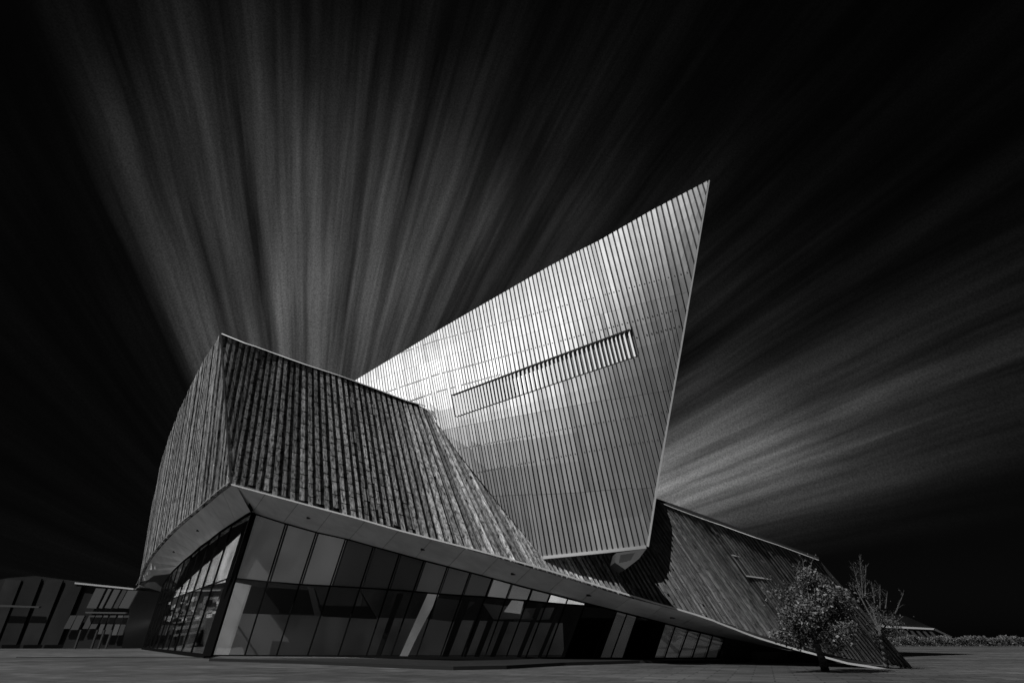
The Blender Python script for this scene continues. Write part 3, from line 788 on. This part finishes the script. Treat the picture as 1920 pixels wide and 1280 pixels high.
def leafmesh(mb, c, size, tone):
    a = random.uniform(0, 6.283); t_ = random.uniform(-1, 1); r_ = math.sqrt(1-t_*t_)
    n_ = Vector((r_*math.cos(a), r_*math.sin(a), t_)); u = n_.orthogonal().normalized(); u.rotate(__import__('mathutils').Quaternion(n_, random.uniform(0, 6.28))); w_ = n_.cross(u)
    L1 = size*random.uniform(.7, 1.3); L2 = L1*.55
    mb.face([c-u*L1, c-w_*L2+n_*L2*.2, c+u*L1, c+w_*L2+n_*L2*.2], tone)
hg = MB(); h0 = gnd(1600, 1211); 
DY = h0.y
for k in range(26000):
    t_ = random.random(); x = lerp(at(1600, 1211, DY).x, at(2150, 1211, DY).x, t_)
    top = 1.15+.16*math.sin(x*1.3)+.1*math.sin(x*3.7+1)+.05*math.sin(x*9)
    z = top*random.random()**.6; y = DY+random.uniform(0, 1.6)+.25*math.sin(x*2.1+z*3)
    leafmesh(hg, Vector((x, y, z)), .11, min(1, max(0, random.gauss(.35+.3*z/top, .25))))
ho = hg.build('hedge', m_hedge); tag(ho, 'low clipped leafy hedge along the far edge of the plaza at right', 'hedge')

# ------------------------------------------------------------------ trees
def tree(name, label, base, trunk_top, blobs, nleaf, lsize, lm, seed, upright=(), r0=.13, twig=.012):
    random.seed(seed)
    root = thing(name, label, 'tree', base)
    mb = MB(); P = [base]
    n = 6
    for k in range(1, n+1):
        t_ = k/n; P.append(lerp(base, trunk_top, t_)+Vector((random.uniform(-.03, .03), random.uniform(-.03, .03), 0)))
    for k in range(n): mb.bar(P[k], P[k+1], lerp(r0, r0*.6, k/n), sides=8, r2=lerp(r0, r0*.6, (k+1)/n))
    mb.build('trunk', m_bark, root, smooth=True)
    lf = MB(); tot = sum(b[3] for b in blobs)
    lb = MB()
    for (c, rx, rz, wt) in blobs:
        c = Vector(c); mid = lerp(trunk_top, c, .5)+Vector((random.uniform(-.15, .15), random.uniform(-.1, .1), .12))
        lb.bar(trunk_top, mid, r0*.42, sides=5, r2=r0*.25); lb.bar(mid, c, r0*.25, sides=5, r2=r0*.12)
        for j in range(int(18*wt)+3):
            d = Vector((random.gauss(0, 1), random.gauss(0, 1), random.gauss(0, .8))).normalized()
            e = c+Vector((d.x*rx, d.y*rx, d.z*rz))*random.uniform(.6, 1.05)
            m2 = lerp(c, e, .5)+Vector((0, 0, random.uniform(-.05, .1)))
            lb.bar(c, m2, r0*.09, sides=3, r2=twig); lb.bar(m2, e, twig, sides=3, r2=twig*.5)
            nl = int(nleaf*wt/tot/(int(18*wt)+3))
            bt = random.gauss(0, .22)
            for _ in range(nl):
                t_ = random.random()**.5; cc = lerp(c, e, t_)+Vector((random.gauss(0, .13), random.gauss(0, .13), random.gauss(0, .08)))
                leafmesh(lf, cc, lsize, min(1, max(0, random.gauss(.45+bt, .22))))
    for (a, b, nl) in upright:
        a = Vector(a); b = Vector(b)
        lb.bar(a, b, .022, sides=4, r2=.006)
        for j in range(int(nl/8)):
            t_ = random.uniform(.15, 1); s_ = lerp(a, b, t_)
            e = s_+Vector((random.choice((-1, 1))*random.uniform(.08, .3), random.uniform(-.1, .1), random.uniform(.1, .45)))*(1.25-t_*.7)
            lb.bar(s_, e, .008, sides=3, r2=.004)
            for _ in range(6): leafmesh(lf, lerp(s_, e, random.random())+Vector((random.gauss(0, .02), random.gauss(0, .02), 0)), lsize*.55, random.random())
    lb.build('limbs', m_bark, root)
    lf.build('crown', lm, root)
    return root
b0 = gnd(1548, 1257); TY = b0.y
def tp3(x, y, dy=0): return at(x, y, TY-1.1+dy)
blobs = []
for x, y, r, wt, dy in ((1470, 1118, .75, 1, .2), (1455, 1190-5, .35, .25, -.3), (1520, 1110, .9, 1.5, .5), (1560, 1115, .8, 1.2, -.3), (1500, 1150, 1.0, 1.8, -.5), (1550, 1155, 1.1, 2.2, .4),
                        (1590-4, 1150, .6, .9, .3), (1585, 1180, .6, .9, -.4), (1510, 1182, .75, 1.1, .3), (1556, 1192, .8, 1.1, -.2), (1508, 1078, .5, .55, 0), (1574, 1212, .35, .3, .2), (1475, 1160, .45, .6, .3), (1535, 1090, .4, .5, 0), (1470, 1195, .3, .35, .2), (1500, 1200, .4, .5, .2), (1590, 1120, .35, .4, .2)):
    blobs.append((tp3(1520+(x-1520)*.93, y, dy), r*.86, r*.60, wt))
tree('broadleaf_tree', 'small leafy tree with a dense round crown in front of the timber wing', b0, tp3(1531, 1203), blobs, 8500, .055, m_leaf, 11,
     upright=[(tp3(1508, 1078), tp3(1505, 1048), 40), (tp3(1516, 1080), tp3(1524, 1046), 40), (tp3(1500, 1085), tp3(1494, 1062), 30)], r0=.15)
b1 = gnd(1662, 1252); TY = b1.y
blobs = []
for x, y, r, wt, dy in ((1640, 1140, .5, .8, .3), (1655, 1160, .65, 1.3, 0), (1675, 1165, .55, 1.2, .2), (1660, 1190, .6, 1.2, .3), (1620, 1118, .45, .6, .4), (1683, 1185, .4, .7, 0), (1640, 1180, .5, .8, .5), (1604, 1100, .3, .3, .5)):
    blobs.append((tp3(x, y, dy), r*.85, r*.75, wt))
tree('young_tree', 'slender sparse tree with upright twigs beside the pointed end of the timber wing', b1, tp3(1650, 1185), blobs, 1300, .03, m_leaf2, 23,
     upright=[(tp3(1618, 1120, .3), tp3(1612, 1046, .3), 240), (tp3(1622, 1120, .3), tp3(1623, 1058, .3), 180), (tp3(1614, 1115, .3), tp3(1600, 1062, .3), 150), (tp3(1650, 1140), tp3(1650, 1095), 90), (tp3(1678, 1150), tp3(1694, 1112), 60), (tp3(1660, 1140), tp3(1664, 1108), 60), (tp3(1640, 1130), tp3(1634, 1090), 60)], r0=.09, twig=.009)
random.seed(5)

# ------------------------------------------------------------------ added glow behind the side glass, standing in for its reflections
random.seed(41)
IN = -GN*1.2
def side_in(x, y, dpt=1.2): return onplane(x, y, post-GN*dpt, GN)
m_cl = mat('cloud_reflection_glow', .6, .8); 
m_cloudglow = emisn('cloud_reflection_glow', 1.1, .35)  # added emission panel, imitating a bright cloud reflected in the side glass
sl = MB(); P = [(462, 990), (446, 1062), (437, 1088), (396, 1095), (352, 1110), (322, 1122), (330, 1108), (380, 1062), (412, 1036)]
sl.slab([side_in(x, y, 1.6) for x, y in P], GN, -.1, 0, back=True); sl.build('cloud_reflection_glow', m_cloudglow, bld)
for vv in (.1, .3, .75):
    dm = MB()
    for _ in range(34 if vv < .2 else 16):
        x = random.uniform(318, 418); y = random.uniform(1108, 1150)+(418-x)*.12; w_ = random.uniform(2, 9); h_ = random.uniform(2, 8); dd = random.uniform(1.8, 3)
        x -= (y-1108)*.32
        if x < 285: continue
        dm.slab([side_in(x+h_*.3, y, dd), side_in(x+w_+h_*.3, y-.5, dd), side_in(x+w_, y+h_, dd), side_in(x, y+h_+.5, dd)], GN, -.05, 0)
    dm.build('added_reflection_bits', emis('reflection_glow', vv), bld, stuff=True)  # added glowing slabs, imitating mottled reflections in the glass
dm = MB()
for k, (y, h_) in enumerate(((1152, 3), (1161, 2.5), (1170, 6), (1184, 4), (1206, 5), (1214, 9))):
    x1 = 402-(y-1100)*.33; x0 = x1-random.uniform(35, 60)
    q4 = [side_in(x0, y+5, 2.2), side_in(x1, y-2, 2.2), side_in(x1-1, y+h_-2, 2.2), side_in(x0, y+h_+5, 2.2)]
    for p in q4: p.z = max(.07, p.z)
    dm.slab(q4, GN, -.05, 0)
dm.build('added_reflection_bars', emis('reflection_bar_glow', .12), bld)  # added glowing bars, imitating the grey bands reflected low in the glass
